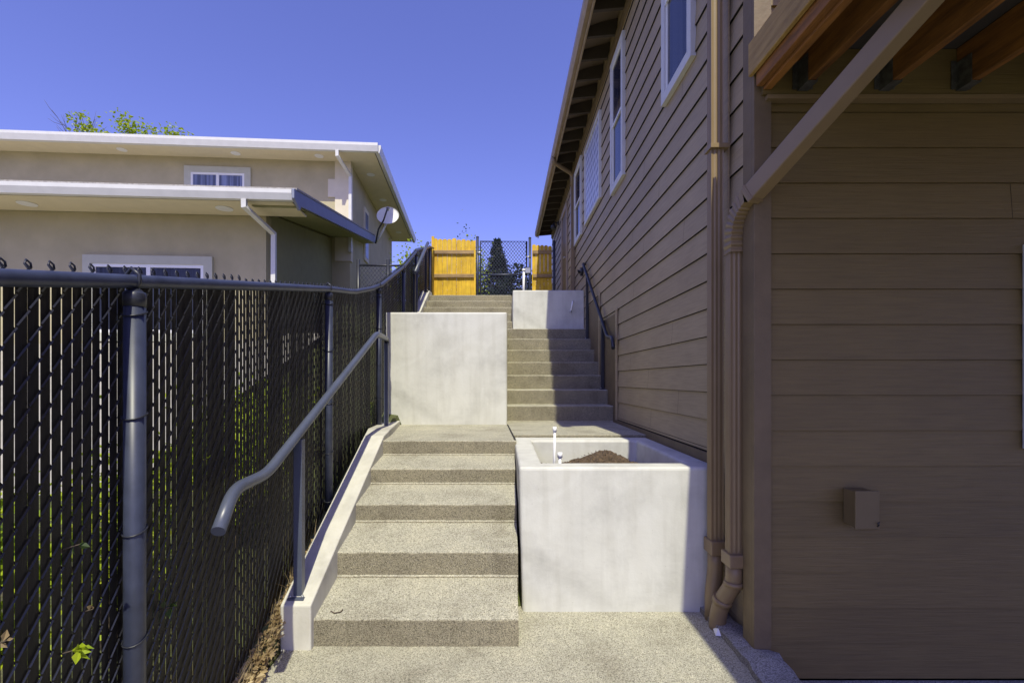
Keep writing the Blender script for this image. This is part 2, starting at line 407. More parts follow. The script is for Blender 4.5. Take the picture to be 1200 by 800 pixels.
far = thing('concrete_planter', 'far concrete planter wall at the top of the middle flight, half shaded', 'planter', (.7, 7.9, .809))
planter(far, .14, 1.325, 7.90, 9.75, .78, 1.482, .15, 1.3)
MB().box(.3, 1.17, 8.06, 9.53, 1.1, 1.38).build('soil', M['soil'], far)
# left part of the wall behind the big planter, holding the upper landing
tag(MB().box(-1.47, .03, 7.36, 7.60, -.8, .800).build('retaining_wall', M['plaster']), 'low concrete wall holding the upper landing behind the large white wall', 'wall')

# irrigation risers
def riser(x, y, z0, z1, lab, cap=True, r=.009):
    t = thing('irrigation_pipe', lab, 'pipe', (x, y, z0))
    MB().tube([(x, y, z0), (x + .003, y, z1)], r, 12).build('pipe', M['white'], t)
    if cap: MB().tube([(x + .003, y, z1 - .012), (x + .003, y, z1 + .022)], r * 1.55, 12).build('cap', M['white'], t)
    return t
riser(.345, 3.30, -.74, -.345, 'tall white plastic riser pipe standing in the soil of the square planter')
riser(.372, 3.22, -.74, -.51, 'short grey-capped riser pipe standing beside the taller white one', True, .011)
riser(.335, 8.3, 1.38, 1.90, 'white plastic pipe sticking up above the far planter in front of the gate', True, .02)
t = thing('drain_spout', 'short white plastic outlet jutting from the shaded far planter wall', 'pipe', (1.12, 7.9, 1.1))
MB().tube([(1.13, 7.91, 1.30), (1.12, 7.83, 1.27), (1.09, 7.80, 1.12)], .014, 10).build('pipe', M['white'], t)
MB().tube([(1.085, 7.797, 1.125), (1.08, 7.794, 1.10)], .02, 10).build('collar', M['galv'], t)

# ------------------------------------------------------------------ handrails
def smooth_path(pts, rad=.06, n=5):
    P = [Vector(p) for p in pts]; out = [P[0]]
    for i in range(1, len(P) - 1):
        a = (P[i - 1] - P[i]); b = (P[i + 1] - P[i]); r = min(rad, a.length * .45, b.length * .45)
        p0 = P[i] + a.normalized() * r; p1 = P[i] + b.normalized() * r
        for k in range(n + 1):
            t = k / n; out.append(p0 * (1 - t) ** 2 + P[i] * 2 * t * (1 - t) + p1 * t * t)
    out.append(P[-1]); return out
hr = thing('handrail', 'grey tubular handrail on posts along the kerb of the lowest flight', 'handrail', (-1.09, 2.53, -1.15))
MB().tube(smooth_path([(-1.03, 1.72, -.545), (-1.07, 1.89, -.432), (-1.09, 2.195, -.430), (-1.095, 4.10, .395), (-1.14, 4.60, .40)], .075, 6), .0245, 20).build('rail', M['rail_grey'], hr)
def hpost(root, x, y, z0, z1, w, mat, plate=True, lean=0):
    p = MB().tube([(x, y, z0), (x + lean, y, z1)], w / 2, rect=(w, w)).build('post', mat, root, bevel=.003)
    if plate:
        q = MB().box(x - w * .95, x + w * .95, y - w * 1.1, y + w * 1.1, z0 - .004, z0 + .008).build('base_plate', mat, root, bevel=.002)
        for sx in (-1, 1):
            MB().tube([(x + sx * w * .7, y - w * .8, z0 + .008), (x + sx * w * .7, y - w * .8, z0 + .022)], .007, 6).build('bolt', M['galv'], q)
    return p
hpost(hr, -1.092, 2.545, -1.150, -.315, .045, M['rail_grey'])
hpost(hr, -1.155, 4.68, -.455, .36, .040, M['rail_grey'])
MB().tube([(-1.092, 2.545, -.32), (-1.092, 2.545, -.285)], .012, 8).build('bracket', M['rail_grey'], hr)
MB().tube(smooth_path([(-1.14, 4.58, .40), (-1.155, 4.70, .395), (-1.155, 4.70, .34)], .03), .0235, 14).build('bracket', M['black'], hr)
hr2 = thing('handrail', 'black handrail fixed beside the siding along the middle flight', 'handrail', (1.29, 6.25, -.126))
MB().tube(smooth_path([(1.235, 5.42, .36), (1.255, 5.55, .49), (1.27, 5.90, .535), (1.27, 7.70, 1.87), (1.31, 7.78, 1.88)], .06), .022, 14).build('rail', M['black'], hr2)
hpost(hr2, 1.285, 6.25, -.122, .775, .042, M['black']); hpost(hr2, 1.285, 7.42, .626, 1.645, .042, M['black'])
hr3 = thing('handrail', 'dark handrail on two posts beside the topmost flight at the far left', 'handrail', (-1.5, 8.15, .95))
MB().tube([(-1.50, 8.02, 1.80), (-1.52, 9.50, 2.72)], .03, 14).build('rail', M['rail_grey'], hr3)
hpost(hr3, -1.53, 8.12, 1.03, 1.85, .045, M['black']); hpost(hr3, -1.54, 9.40, 1.74, 2.64, .045, M['black'])

# ------------------------------------------------------------------ chain link fence with slats
FP = [(.55, -1.20, .134), (1.50, -1.20, .309), (3.30, -1.248, .628), (4.10, -1.27, .745), (4.90, -1.295, .975), (7.0, -1.50, 1.66), (8.6, -1.60, 2.33), (10.8, -1.70, 3.00), (11.45, -1.73, 3.15)]
def fx(y): return lerp([(a, b) for a, b, c in FP], y)
def fz(y):
    # gentle sag of the bent rail between the second and third post
    z = lerp([(a, c) for a, b, c in FP], y)
    return z
FB = [(0, -1.50), (1.5, -1.47), (2.13, -1.37), (2.5, -1.24), (4.1, -.62), (5.5, -.32), (8, .74), (9.5, 1.54), (12, 1.62)]
fence = thing('chain_link_fence', 'long black chain link fence with dark privacy slats climbing along the left of the stairs', 'fence', (-1.2, 1.55, -1.46))
rail_pts = [(fx(y) + .036, y, fz(y)) for y in [.55, 1.0, 1.55, 2.4, 3.38, 3.75, 3.95, 4.10, 4.25, 4.5, 4.9, 5.9, 7.0, 7.8, 8.6, 9.7, 10.8, 11.45]]
for k in (5, 6, 7, 8, 9):
    x, y, z = rail_pts[k]; rail_pts[k] = (x, y, z + [0, .0, .005, .02, .012, 0][k - 4])
MB().tube(rail_pts, .021, 16).build('top_rail', M['fence_blue'], fence)
for y, r in ((1.50, .0295), (3.29, .026), (4.77, .026), (6.85, .026), (8.4, .026), (10.6, .026)):
    x = fx(y) + .04; z1 = fz(y) - .035
    p = MB().tube([(x, y, lerp(FB, y) - .15), (x, y, z1)], r, 20).build('post', M['fence_blue'], fence)
    MB().tube([(x, y, z1 - .045), (x, y, z1 - .005), (x, y, z1 + .01)], [r * 1.06, r * 1.06, r * .6], 20).build('post_cap', M['black'], p)
    lp = MB()
    lp.tube([(x - .01, y, z1), (x + .015, y, z1 + .03), (x + .018, y - .004, z1 + .055), (x - .005, y - .006, z1 + .075), (x - .03, y, z1 + .05), (x - .03, y, z1 + .02)], .006, 8)
    lp.build('rail_clamp', M['black'], p)
    if y < 5:
        for hzv in (-.10, -.42, -.78, -1.12, -1.45):
            zz = fz(y) + hzv
            if zz < lerp(FB, y): continue
            pts = [(x + math.cos(a) * (r + .003) , y + math.sin(a) * (r + .003), zz + .012 * math.sin(a)) for a in [R(-170 + 340 * k / 12) for k in range(13)]]
            pts = [(x - .06, y - .02, zz - .01)] + pts + [(x - .06, y + .03, zz)]
            MB().tube(pts, .0025, 6).build('tie_wire', M['black'], p)
# arc length table along fence
S = [(0, FP[0][0])]; yy = FP[0][0]; ss = 0
while yy < 11.44:
    y2 = yy + .01; ss += math.hypot(.01, fx(y2) - fx(yy)); yy = y2; S.append((ss, yy))
def y_at(s): return lerp(S, s)
PITCH = .031; HP = .041
slats = MB(); wires = MB(); kn = MB(); nw = int(S[-1][0] / PITCH)
def w3(mb, p, q, r):
    p = Vector(p); q = Vector(q); d = (q - p).normalized(); a = d.cross(Vector((1, 0, 0))).normalized(); b = d.cross(a)
    vs = [c + (a * math.cos(t) + b * math.sin(t)) * r for c in (p, q) for t in (0, 2.094, 4.189)]
    mb.add(vs, [(0, 1, 4, 3), (1, 2, 5, 4), (2, 0, 3, 5)])
for n in range(nw):
    ya = y_at(n * PITCH); yb = y_at((n + 1) * PITCH); xa = fx(ya); xb = fx(yb)
    zt = fz((ya + yb) / 2) + .005; zb = lerp(FB, ya)
    m = int((zt - zb) / HP)
    for k in range(m):
        z0 = zt - k * HP; z1 = z0 - HP
        e = (k + n) % 2
        # alternate runs pass in front of and behind the slat
        off = .0075 if e == 0 else -.0075
        P0 = ((xa if e else xb) + off * .9, ya if e else yb, z0); P1 = ((xb if e else xa) + off * .9, yb if e else ya, z1)
        w3(wires, P0, P1, .0027)
    ym = (ya + yb) / 2; xm = (xa + xb) / 2; hw = (yb - ya) * (random.uniform(.438, .458) if ya < 1.75 else random.uniform(.468, .490)); tw = random.uniform(-.0015, .0015); j = random.uniform(-.0008, .0008)
    zz = zt - .006 + random.uniform(-.012, .0)
    sl = (xb - xa) / (yb - ya)
    pts = [(xm - sl * hw + .0015 + tw, ym - hw + j), (xm + .0026, ym + j), (xm + sl * hw + .0015 - tw, ym + hw + j), (xm + .0005, ym + j)]
    slats.add([(x, y, zb + .02) for x, y in pts] + [(x, y, zz) for x, y in pts], [(0, 1, 5, 4), (1, 2, 6, 5), (2, 3, 7, 6), (3, 0, 4, 7), (4, 5, 6, 7)])
    if n % 2 == 0 and n < 300:
        # twisted and knuckled wire ends standing above the rail
        h = .034 if ya < 2.2 else .024
        kn.tube([(xb, yb, zt - .01), (xb + .004, yb + .004, zt + h * .5), (xb + .001, yb - .007, zt + h), (xb - .001, yb - .001, zt + h * 1.35), (xb, yb + .009, zt + h * 1.15), (xb + .001, yb + .010, zt + h * .8)], .0028, 5)
        kn.tube([(xb, yb, zt - .01), (xb - .004, yb - .004, zt + h * .45), (xb + .002, yb + .008, zt + h * .75), (xb, yb - .006, zt + h * 1.1)], .0026, 5)
slats.build('privacy_slats', M['slat'], fence); wires.build('wire_mesh', M['wire'], fence); kn.build('knuckled_wire_ends', M['black'], fence)

# ------------------------------------------------------------------ short fence beyond, gate, wooden panels
def mesh_panel(x0, x1, y, z0, z1, d=.062, r=.0028):
    mb = MB(); w = x1 - x0; h = z1 - z0; k = -int(h / d) - 1
    while k * d < w:
        for sgn in (1, -1):
            a = x0 + k * d if sgn > 0 else x1 - k * d
            t0 = 0; t1 = h * .8
            lo, hi = sorted(((x0 - a) / (sgn * .8), (x1 - a) / (sgn * .8)))
            t0 = max(0, lo); t1 = min(h, hi)
            if t1 - t0 > .01:
                w3(mb, (a + sgn * t0 * .8 + .0001, y + sgn * .003, z0 + t0), (a + sgn * t1 * .8, y + sgn * .003 + .0001, z0 + t1), r)
        k += 1
    return mb
YF = 11.5
gate = thing('metal_gate', 'black chain link gate in a tubular frame between the wooden panels', 'gate', (-.02, YF, 1.66))
fr = MB(); g0, g1 = -.575, .535; zt, zm, zb = 3.33, 2.53, 1.74
fr.tube([(g0, YF, zb), (g0, YF, zt), (g1, YF, zt), (g1, YF, zb), (g0, YF, zb)], .022, 10); fr.tube([(g0, YF, zm), (g1, YF, zm)], .02, 10)
fr.build('gate_frame', M['fence_blue'], gate)
mesh_panel(g0, g1, YF + .01, zb, zt, .075, .0062).build('wire_mesh', M['black'], gate)
for z in (3.05, 2.0): MB().tube([(g0 - .07, YF - .03, z), (g0 + .02, YF - .03, z)], .028, 8).build('hinge', M['galv'], gate)
MB().box(g1 - .03, g1 + .09, YF - .06, YF - .025, 2.56, 2.68).build('latch', M['galv'], gate)
MB().tube([(g1 - .02, YF - .03, 2.95), (g1 + .10, YF - .03, 2.95)], .018, 8).build('latch_bar', M['galv'], gate)
for x, zt_, lab in ((-.645, 3.42, 'left black post of the chain link gate'), (.615, 3.40, 'right black post of the chain link gate'), (1.20, 3.32, 'black post standing between the right wooden panel and the house')):
    g = thing('gate_post', lab, 'post', (x, YF, 1.6), group='black posts of the top fence line')
    MB().tube([(x, YF, 1.6), (x, YF, zt_)], .032, 14).build('post', M['fence_blue'], g)
    MB().tube([(x, YF, zt_), (x, YF, zt_ + .02), (x, YF, zt_ + .035)], [.036, .034, .012], 14).build('post_cap', M['black'], g)
def wood_panel(x0, x1, n, zt, lab, end):
    t = thing('wooden_fence', lab, 'fence', ((x0 + x1) / 2, YF, 1.66))
    mb = MB(); w = (x1 - x0) / n
    for k in range(n):
        a = x0 + k * w + .002; b = a + w - .004; z = zt + random.uniform(-.025, .02) - .006 * k; c = w * .25; y = YF + .03 + random.uniform(0, .008)
        mb.add([(a, y, 1.62), (b, y, 1.62), (b, y, z - c), (b - c, y, z), (a + c, y, z), (a, y, z - c)] + [(p, y + .018, q) for p, q in ((a, 1.62), (b, 1.62), (b, z - c), (b - c, z), (a + c, z), (a, z - c))],
               [(0, 1, 2, 3, 4, 5), (11, 10, 9, 8, 7, 6)] + [(i, 6 + i, 6 + (i + 1) % 6, (i + 1) % 6) for i in range(6)])
    mb.build('pickets', M['cedar'], t, fix=True)
    for z in (3.03, 2.46): MB().box(x0 + .02, x1 - .01, YF - .012, YF + .027, z, z + .085).build('fence_rail', M['cedar_rail'], t, bevel=.004)
    if end:
        MB().box(x0 - .03, x0 + .03, YF - .02, YF + .06, 1.6, zt + .03).build('end_board', M['cedar'], t)
        MB().box(x1 - .03, x1 + .012, YF - .02, YF + .06, 1.6, zt - .07).build('end_board', M['cedar'], t)
wood_panel(-1.72, -.70, 9, 3.42, 'wide yellow cedar fence panel left of the gate', True)
wood_panel(.67, 1.15, 5, 3.26, 'narrow yellow cedar fence panel right of the gate by the house', False)
sf = thing('chain_link_fence', 'short open mesh black fence beside the tan house beyond the slatted fence', 'fence', (-2.5, 9.0, .9))
for x in (-2.75, -2.19): MB().tube([(x, 9, .6), (x, 9, 2.26 if x < -2.5 else 2.26)], .032, 12).build('post', M['black'], sf)
MB().tube([(-2.75, 9, 2.16), (-2.19, 9, 2.15), (-1.7, 9.2, 2.2)], .018, 10).build('top_rail', M['black'], sf)
mesh_panel(-2.75, -2.19, 9, .7, 2.16, .07, .004).build('wire_mesh', M['black'], sf)

# ------------------------------------------------------------------ brown house on the right
XW = 1.335; YW = 2.457; E = .181; YE = 13.3; L0 = -.439
house = thing('brown_house', 'long brown house with lap siding along the right of the stairs', 'house', (XW, YW, -1.53))
lap_shade = MB()
def lap(mb, along, a0, a1, plane, z0, z1, sgn):
    """lapped boards; along='y': plane is x and faces -x; along='x': plane is y and faces -y"""
    k0 = math.floor((z0 - L0) / E); k = k0
    while L0 + k * E < z1:
        b = max(z0, L0 + k * E); t = min(z1, L0 + (k + 1) * E); k += 1
        if t - b < .01: continue
        lipb = plane - .013; lipt = plane - .013 * (1 - (t - b) / E) - .001
        a = a0; cuts = []
        rnd = random.Random(k * 31 + (5 if along == 'y' else 9))
        p = a0 + rnd.uniform(.5, 3.2)
        while p < a1 - .3: cuts.append(p); p += rnd.uniform(2.4, 3.6)
        if along == 'x': cuts = [2.60] if k == 8 else []
        segs = []; prev = a0
        for c in cuts: segs.append((prev, c - .0015)); prev = c + .0015
        segs.append((prev, a1))
        # dark strip painting in the shadow line under the next board
        shade_h = .005 if along == 'y' else .0025
        g_ = [(a0, plane - .0005, t - shade_h), (a1, plane - .0005, t - shade_h), (a1, plane - .0005, t + .001), (a0, plane - .0005, t + .001)]
        lap_shade.add([(y, x, z) for x, y, z in g_] if along == 'y' else g_, [(1, 0, 3, 2)] if along == 'y' else [(0, 1, 2, 3)])
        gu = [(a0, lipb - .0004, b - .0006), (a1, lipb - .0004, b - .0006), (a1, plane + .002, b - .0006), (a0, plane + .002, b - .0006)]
        if along == 'y': lap_shade.add([(y, x, z) for x, y, z in gu], [(0, 1, 2, 3)])  # dark underside paints in the shade below each lip
        t -= shade_h - .001
        for (s0, s1) in segs:
            q = [(s0, lipb, b), (s1, lipb, b), (s1, lipt, t), (s0, lipt, t), (s0, plane + .004, b), (s1, plane + .004, b)]
            if along == 'y': q = [(y, x, z) for x, y, z in q]; fs = [(1, 0, 3, 2), (0, 1, 5, 4)]
            else: fs = [(0, 1, 2, 3), (4, 5, 1, 0)]
            mb.add(q, fs)
    return mb
sw = MB()
lap(sw, 'y', YW + .02, 2.95, XW, -1.45, 4.3, 1); lap(sw, 'y', 2.95, YE, XW, -.46, 4.3, 1)
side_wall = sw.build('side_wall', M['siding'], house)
MB().box(XW + .005, 7, YW + .10, YE, -1.6, 4.25).build('wall_core', M['gap_and_shade'], house)
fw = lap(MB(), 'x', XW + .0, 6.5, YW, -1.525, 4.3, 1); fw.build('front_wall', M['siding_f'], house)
lap_shade.build('painted_lap_shade', M['gap_and_shade'], house)
cb = MB().box(1.264, 1.352, YW - .038, YW - .016, -1.50, 4.25).box(1.264, 1.290, YW - .0155, YW + .075, -1.50, 4.25)
cb.build('corner_board', M['trim'], house, bevel=.002)
MB().box(1.2905, 1.34, YW - .015, YW + .07, -1.5, 4.25).build('corner_blocking', M['trim'], house)
MB().box(1.310, 1.32, 2.80, 3.02, -1.35, 4.2).build('trim_board', M['siding'], house)
MB().box(1.300, XW - .016, 2.89, 5.7, -.545, -.468).build('skirt_board', M['trim'], house, bevel=.003)
MB().box(1.308, 1.32, 5.57, 5.64, -.5, .84).build('trim_board', M['siding'], house)
MB().box(1.308, 1.32, 6.58, 6.65, -.1, 1.22).build('trim_board', M['siding'], house)
MB().box(1.310, 1.319, 5.645, 6.575, -.5, .78).build('trim_board', M['trim'], house)
MB().box(1.310, 1.319, 6.655, 7.7, -.1, 1.15).build('trim_board', M['trim'], house)
def side_window(y0, y1, z0, z1, kind):
    fr_ = .075 if kind != 'grid' else .045; x = XW - .014
    w = MB(); xo = x - .028
    w.box(xo, x + .01, y0, y1, z0, z0 + fr_); w.box(xo, x + .01, y0, y1, z1 - fr_, z1)
    w.box(xo, x + .01, y0, y0 + fr_, z0 + fr_, z1 - fr_); w.box(xo, x + .01, y1 - fr_, y1, z0 + fr_, z1 - fr_)
    wo = w.build('window', M['white_trim'], house)
    a, b, c, d = y0 + fr_, y1 - fr_, z0 + fr_, z1 - fr_
    if kind == 'grid':
        MB().box(x - .012, x + .006, a, b, c, d).build('pane', M['block'], wo)
    elif kind == 'hung':
        zm_ = (c + d) / 2; s = MB(); t_ = .028
        for (p, q, xx) in ((c, zm_ + .015, x - .006), (zm_ - .015, d, x - .016)):
            s.box(xx - .006, xx + .008, a, b, p, p + t_); s.box(xx - .006, xx + .008, a, b, q - t_, q)
            s.box(xx - .0055, xx + .0085, a, a + t_, p + t_, q - t_); s.box(xx - .0055, xx + .0085, b - t_, b, p + t_, q - t_)
        s.build('sash', M['white'], wo)
        MB().box(x - .004, x + .004, a + t_, b - t_, c + t_, zm_ - .013).build('pane', M['pane'], wo)
        MB().box(x - .012, x - .008, a + t_, b - t_, zm_ + .013, d - t_).build('pane', M['pane'], wo)
side_window(3.317, 3.945, 2.25, 3.83, 'hung')
side_window(5.237, 5.852, 2.25, 3.83, 'hung')
side_window(6.529, 7.747, 2.49, 3.69, 'grid')
side_window(8.126, 8.90, 2.48, 3.82, 'hung')
dr = MB().box(XW - .04, XW - .01, 9.97, 10.06, 1.66, 3.72).box(XW - .04, XW - .01, 10.84, 10.93, 1.66, 3.72).box(XW - .04, XW - .01, 10.06, 10.84, 3.63, 3.72)
dro = dr.build('door', M['fascia'], house); MB().box(XW - .018, XW - .008, 10.06, 10.84, 1.66, 3.63).build('door_leaf', M['trim'], dro)
MB().tube([(XW - .02, 10.14, 2.6), (XW - .07, 10.14, 2.6), (XW - .07, 10.24, 2.6)], .012, 8).build('handle', M['galv'], dro)
# eave
XE = .97; ZE = 4.02
MB().box(XE - .022, XE, 2.10, YE + .3, ZE, ZE + .16).build('fascia', M['fascia'], house, bevel=.003)
gm = MB().prism_y([(XE - .024, ZE + .165), (XE - .024, ZE + .045), (XE - .07, ZE + .035), (XE - .10, ZE + .085), (XE - .10, ZE + .165)], 2.10, YE + .3)
gm.build('gutter', M['fascia'], house, fix=True)
rt = MB().prism_y([(XE - .01, ZE + .175), (5.2, ZE + .175 + 4.23 * .333), (5.2, ZE + .21 + 4.23 * .333), (XE - .04, ZE + .20)], 2.12, YE + .35)
rt.build('roof', M['shingle'], house, fix=True)
MB().prism_y([(XE + .002, ZE + .12), (XW + .3, ZE + .12 + (XW + .3 - XE) * .333), (XW + .3, ZE + .14 + (XW + .3 - XE) * .333), (XE + .002, ZE + .14)], 2.13, YE + .28).build('soffit', M['soffit'], house, fix=True)
k = 0; y = 2.35
while y < YE + .2:
    MB().prism_y([(XE + .003, ZE - .005), (XW + .02, ZE + .03), (XW + .02, ZE + .10 + (XW - XE) * .333), (XE + .003, ZE + .115)], y, y + .042).build('rafter_tail', M['rafter'], house, fix=True)
    y += .406
MB().box(XW - .032, XW - .012, YW, YE, 3.93, 4.06).build('frieze_board', M['trim'], house)
MB().prism_y([(XE, ZE + .18), (XW, ZE + .18), (XW, ZE + .30), (XE + .3, ZE + .28)], YE + .30, YE + .32).build('barge_board', M['fascia'], house, fix=True)
# front wall trim at right edge of view (a white door casing)
wd = MB().box(2.652, 2.74, YW - .04, YW - .012, -.35, .69).box(2.74, 3.6, YW - .04, YW - .012, .60, .69).box(2.74, 3.6, YW - .04, YW - .012, -.35, -.26).box(3.6, 3.69, YW - .04, YW - .012, -.35, .69)
wdo = wd.build('window', M['white_trim'], house); MB().box(2.74, 3.6, YW - .02, YW - .013, -.26, .60).build('pane', M['pane'], wdo)
wd = MB().box(1.44, 1.475, YW - .04, YW - .012, 1.93, 3.6).box(1.475, 2.3, YW - .04, YW - .012, 3.5, 3.6).box(2.3, 2.36, YW - .04, YW - .012, 1.93, 3.6)
wdo = wd.build('window', M['white_trim'], house); MB().box(1.475, 2.3, YW - .03, YW - .013, 1.93, 3.5).build('pane', M['pane'], wdo)

# deck over the front wall
deck = thing('wooden_deck', 'raised deck of orange brown joists jutting from the brown house', 'deck', (1.3, YW, 1.45))
JB = 1.455; JT = 1.66; YC = -2.4  # deck extended out of view to darken the wall beneath
MB().box(1.30, 6.4, YW - .056, YW - .017, JB - .02, JT).build('ledger', M['siding_f'], deck)
MB().box(1.32, 6.4, YW - .062, YW - .016, JB - .045, JB - .025).build('flashing', M['spout'], deck)
MB().box(1.300, 1.340, YC, YW - .058, JB, JT).build('joist', M['joist'], deck, bevel=.003)
for x in (1.475, 1.885, 2.27, 2.665, 3.07, 3.48):
    MB().box(x, x + .040, YC, YW - .058, JB, JT).build('joist', M['joist'], deck, bevel=.003)
    h = MB().box(x - .006, x - .001, YW - .14, YW - .06, JB - .004, JB + .13).box(x + .041, x + .046, YW - .14, YW - .06, JB - .004, JB + .13).box(x - .006, x + .046, YW - .14, YW - .06, JB - .008, JB - .003)
    h.box(x - .03, x - .006, YW - .064, YW - .060, JB - .0, JB + .14).box(x + .046, x + .07, YW - .064, YW - .060, JB, JB + .14)
    h.build('joist_hanger', M['hanger'], deck)
MB().box(1.238, 1.260, YC, YW - .03, 1.535, 1.70).build('rim_board', M['rim'], deck, bevel=.004)
MB().box(1.264, 1.299, YC, YW - .058, 1.47, 1.68).build('rim_board', M['joist'], deck, bevel=.003)
MB().box(1.262, 6.4, YC, YW - .04, 1.685, 1.70).build('deck_boards', M['rim'], deck)
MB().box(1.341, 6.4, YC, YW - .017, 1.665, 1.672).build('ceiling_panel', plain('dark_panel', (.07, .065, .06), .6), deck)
for x, y in ((1.26, .3), (1.26, -.8)):
    MB().box(x + .17, x + .26, y, y + .09, 1.702, 2.75).build('railing_post', M['rim'], deck)
MB().box(1.42, 1.53, YC, YW - .05, 2.752, 2.79).build('railing', M['rim'], deck)
# far supports keep the deck standing (outside the frame)
for x in (1.32, 4.0): MB().box(x + .9, x + .99, YC + .1, YC + .19, -1.56, JB).build('deck_post', M['rim'], deck)

# downspouts
def spout(name, lab, paths, mat, grp='brown metal downspouts'):
    t = thing(name, lab, 'downspout', paths[0][1][-1][:3] if False else paths[0][0][0], group=grp)
    return t
def fluted(mb, pts, w=.075, d=.10):
    """rectangular pipe with shallow flutes"""
    mb.tube(pts, 0, rect=(w, d), up=(0, 1, 0)); return mb
ds = thing('downspout', 'straight brown downspout left of the pair running up past the roof window', 'downspout', (1.235, 2.75, -1.38), group='brown metal downspouts')
def rib_pipe(x, y, z0, z1, w, d):
    """vertical rectangular downspout with corrugated faces"""
    prof = []
    def edge(p, q, n_, amp, nrm):
        for k in range(n_):
            t_ = k / n_; a = amp if (k % 4 in (2, 3)) else 0
            prof.append((p[0] + (q[0] - p[0]) * t_ + nrm[0] * a, p[1] + (q[1] - p[1]) * t_ + nrm[1] * a))
    hx, hy = w / 2, d / 2
    edge((-hx, -hy), (hx, -hy), 12, .0022, (0, 1)); edge((hx, -hy), (hx, hy), 12, .004, (-1, 0)); edge((hx, hy), (-hx, hy), 12, .004, (0, -1)); edge((-hx, hy), (-hx, -hy), 12, .004, (1, 0))
    n_ = len(prof); vs = [(x + a, y + b, z0) for a, b in prof] + [(x + a, y + b, z1) for a, b in prof]
    return MB().add(vs, [(i, (i + 1) % n_, n_ + (i + 1) % n_, n_ + i) for i in range(n_)])
rib_pipe(1.236, 2.80, -.93, 4.05, .072, .058).build('pipe', M['spout'], ds)
MB().box(1.190, 1.282, 2.745, 2.855, -1.01, -.93).build('adapter', M['pvc_brown'], ds, bevel=.006)
MB().tube(smooth_path([(1.236, 2.80, -1.0), (1.236, 2.80, -1.12), (1.215, 2.79, -1.25), (1.215, 2.79, -1.41)], .05), .043, 20).build('elbow', M['pvc_brown'], ds)
MB().box(1.19, 1.30, 2.752, 2.848, 1.34, 1.365).build('strap', M['spout'], ds)
ds2 = thing('downspout', 'brown downspout with slanting upper run crossing in front of the deck', 'downspout', (1.24, 2.6, -1.38), group='brown metal downspouts')
rib_pipe(1.245, 2.585, -.93, .70, .074, .058).build('pipe', M['spout'], ds2)
el = MB(); b0, b1, b2 = Vector((1.245, 2.585, .68)), Vector((1.243, 2.60, .89)), Vector((1.250, 2.43, .935)); EP = [b0 * (1 - q / 13) ** 2 + b1 * 2 * (q / 13) * (1 - q / 13) + b2 * (q / 13) ** 2 for q in range(14)]
el = MB()
cr = []
for k_ in range(len(EP) - 1):
    for q_ in range(3):
        cr.append(EP[k_].lerp(EP[k_ + 1], q_ / 3))
cr.append(EP[-1])
sizes = [(.074 + (.007 if k_ % 4 < 2 else -.006) * (1 if k_ < len(cr) - 5 else 0)) for k_ in range(len(cr))]
def rect_loft(mb, pts, ws, d0):
    vs = []; prev = None
    for i, p in enumerate(pts):
        dd = (pts[min(i + 1, len(pts) - 1)] - pts[max(i - 1, 0)]).normalized()
        nx = Vector((1, 0, 0)); nx = (nx - dd * nx.dot(dd)).normalized(); ny = dd.cross(nx)
        w = ws[i] / 2; h = (ws[i] + d0) / 2
        vs += [p + nx * u * w + ny * v * h for u, v in ((-1, -1), (1, -1), (1, 1), (-1, 1))]
    m_ = len(pts); fs = [(i * 4 + k, i * 4 + (k + 1) % 4, i * 4 + 4 + (k + 1) % 4, i * 4 + 4 + k) for i in range(m_ - 1) for k in range(4)]
    return mb.add(vs, fs)
rect_loft(el, cr, sizes, .005).build('elbow', M['spout'], ds2, fix=True)
A = Vector((1.245, 2.43, .925)); B = Vector((1.78, 1.07, 1.80))
MB().tube([A, B], 0, rect=(.074, .092), up=(0, 0, 1)).build('slanting_pipe', M['spout'], ds2, bevel=.006, fix=True)
MB().tube([A + (B - A) * .012, A + (B - A) * .02], 0, rect=(.080, .098), up=(0, 0, 1)).build('collar', M['pvc_brown'], ds2)
MB().box(1.195, 1.293, 2.53, 2.64, -1.0, -.93).build('adapter', M['pvc_brown'], ds2, bevel=.006)
MB().tube(smooth_path([(1.245, 2.585, -.99), (1.243, 2.585, -1.10), (1.205, 2.66, -1.24), (1.20, 2.69, -1.34), (1.20, 2.69, -1.41)], .06), .045, 20).build('elbow', M['pvc_brown'], ds2)
MB().tube([(1.243, 2.585, -1.085), (1.243, 2.586, -1.11)], .052, 20).build('collar', M['pvc_brown'], ds2)
MB().tube([(1.212, 2.645, -1.205), (1.207, 2.655, -1.235)], .052, 20).build('collar', M['pvc_brown'], ds2)
ds3 = thing('downspout', 'far brown downspout with a swan neck below the eave gutter', 'downspout', (1.28, 9.0, 1.6), group='brown metal downspouts')
MB().tube(smooth_path([(.90, 8.75, 4.07), (.90, 8.75, 3.98), (1.28, 8.98, 3.86), (1.285, 9.0, 3.6)], .07), .036, 12).build('elbow', M['spout'], ds3)
MB().box(1.25, 1.318, 8.95, 9.05, 1.6, 3.62).build('pipe', M['spout'], ds3)

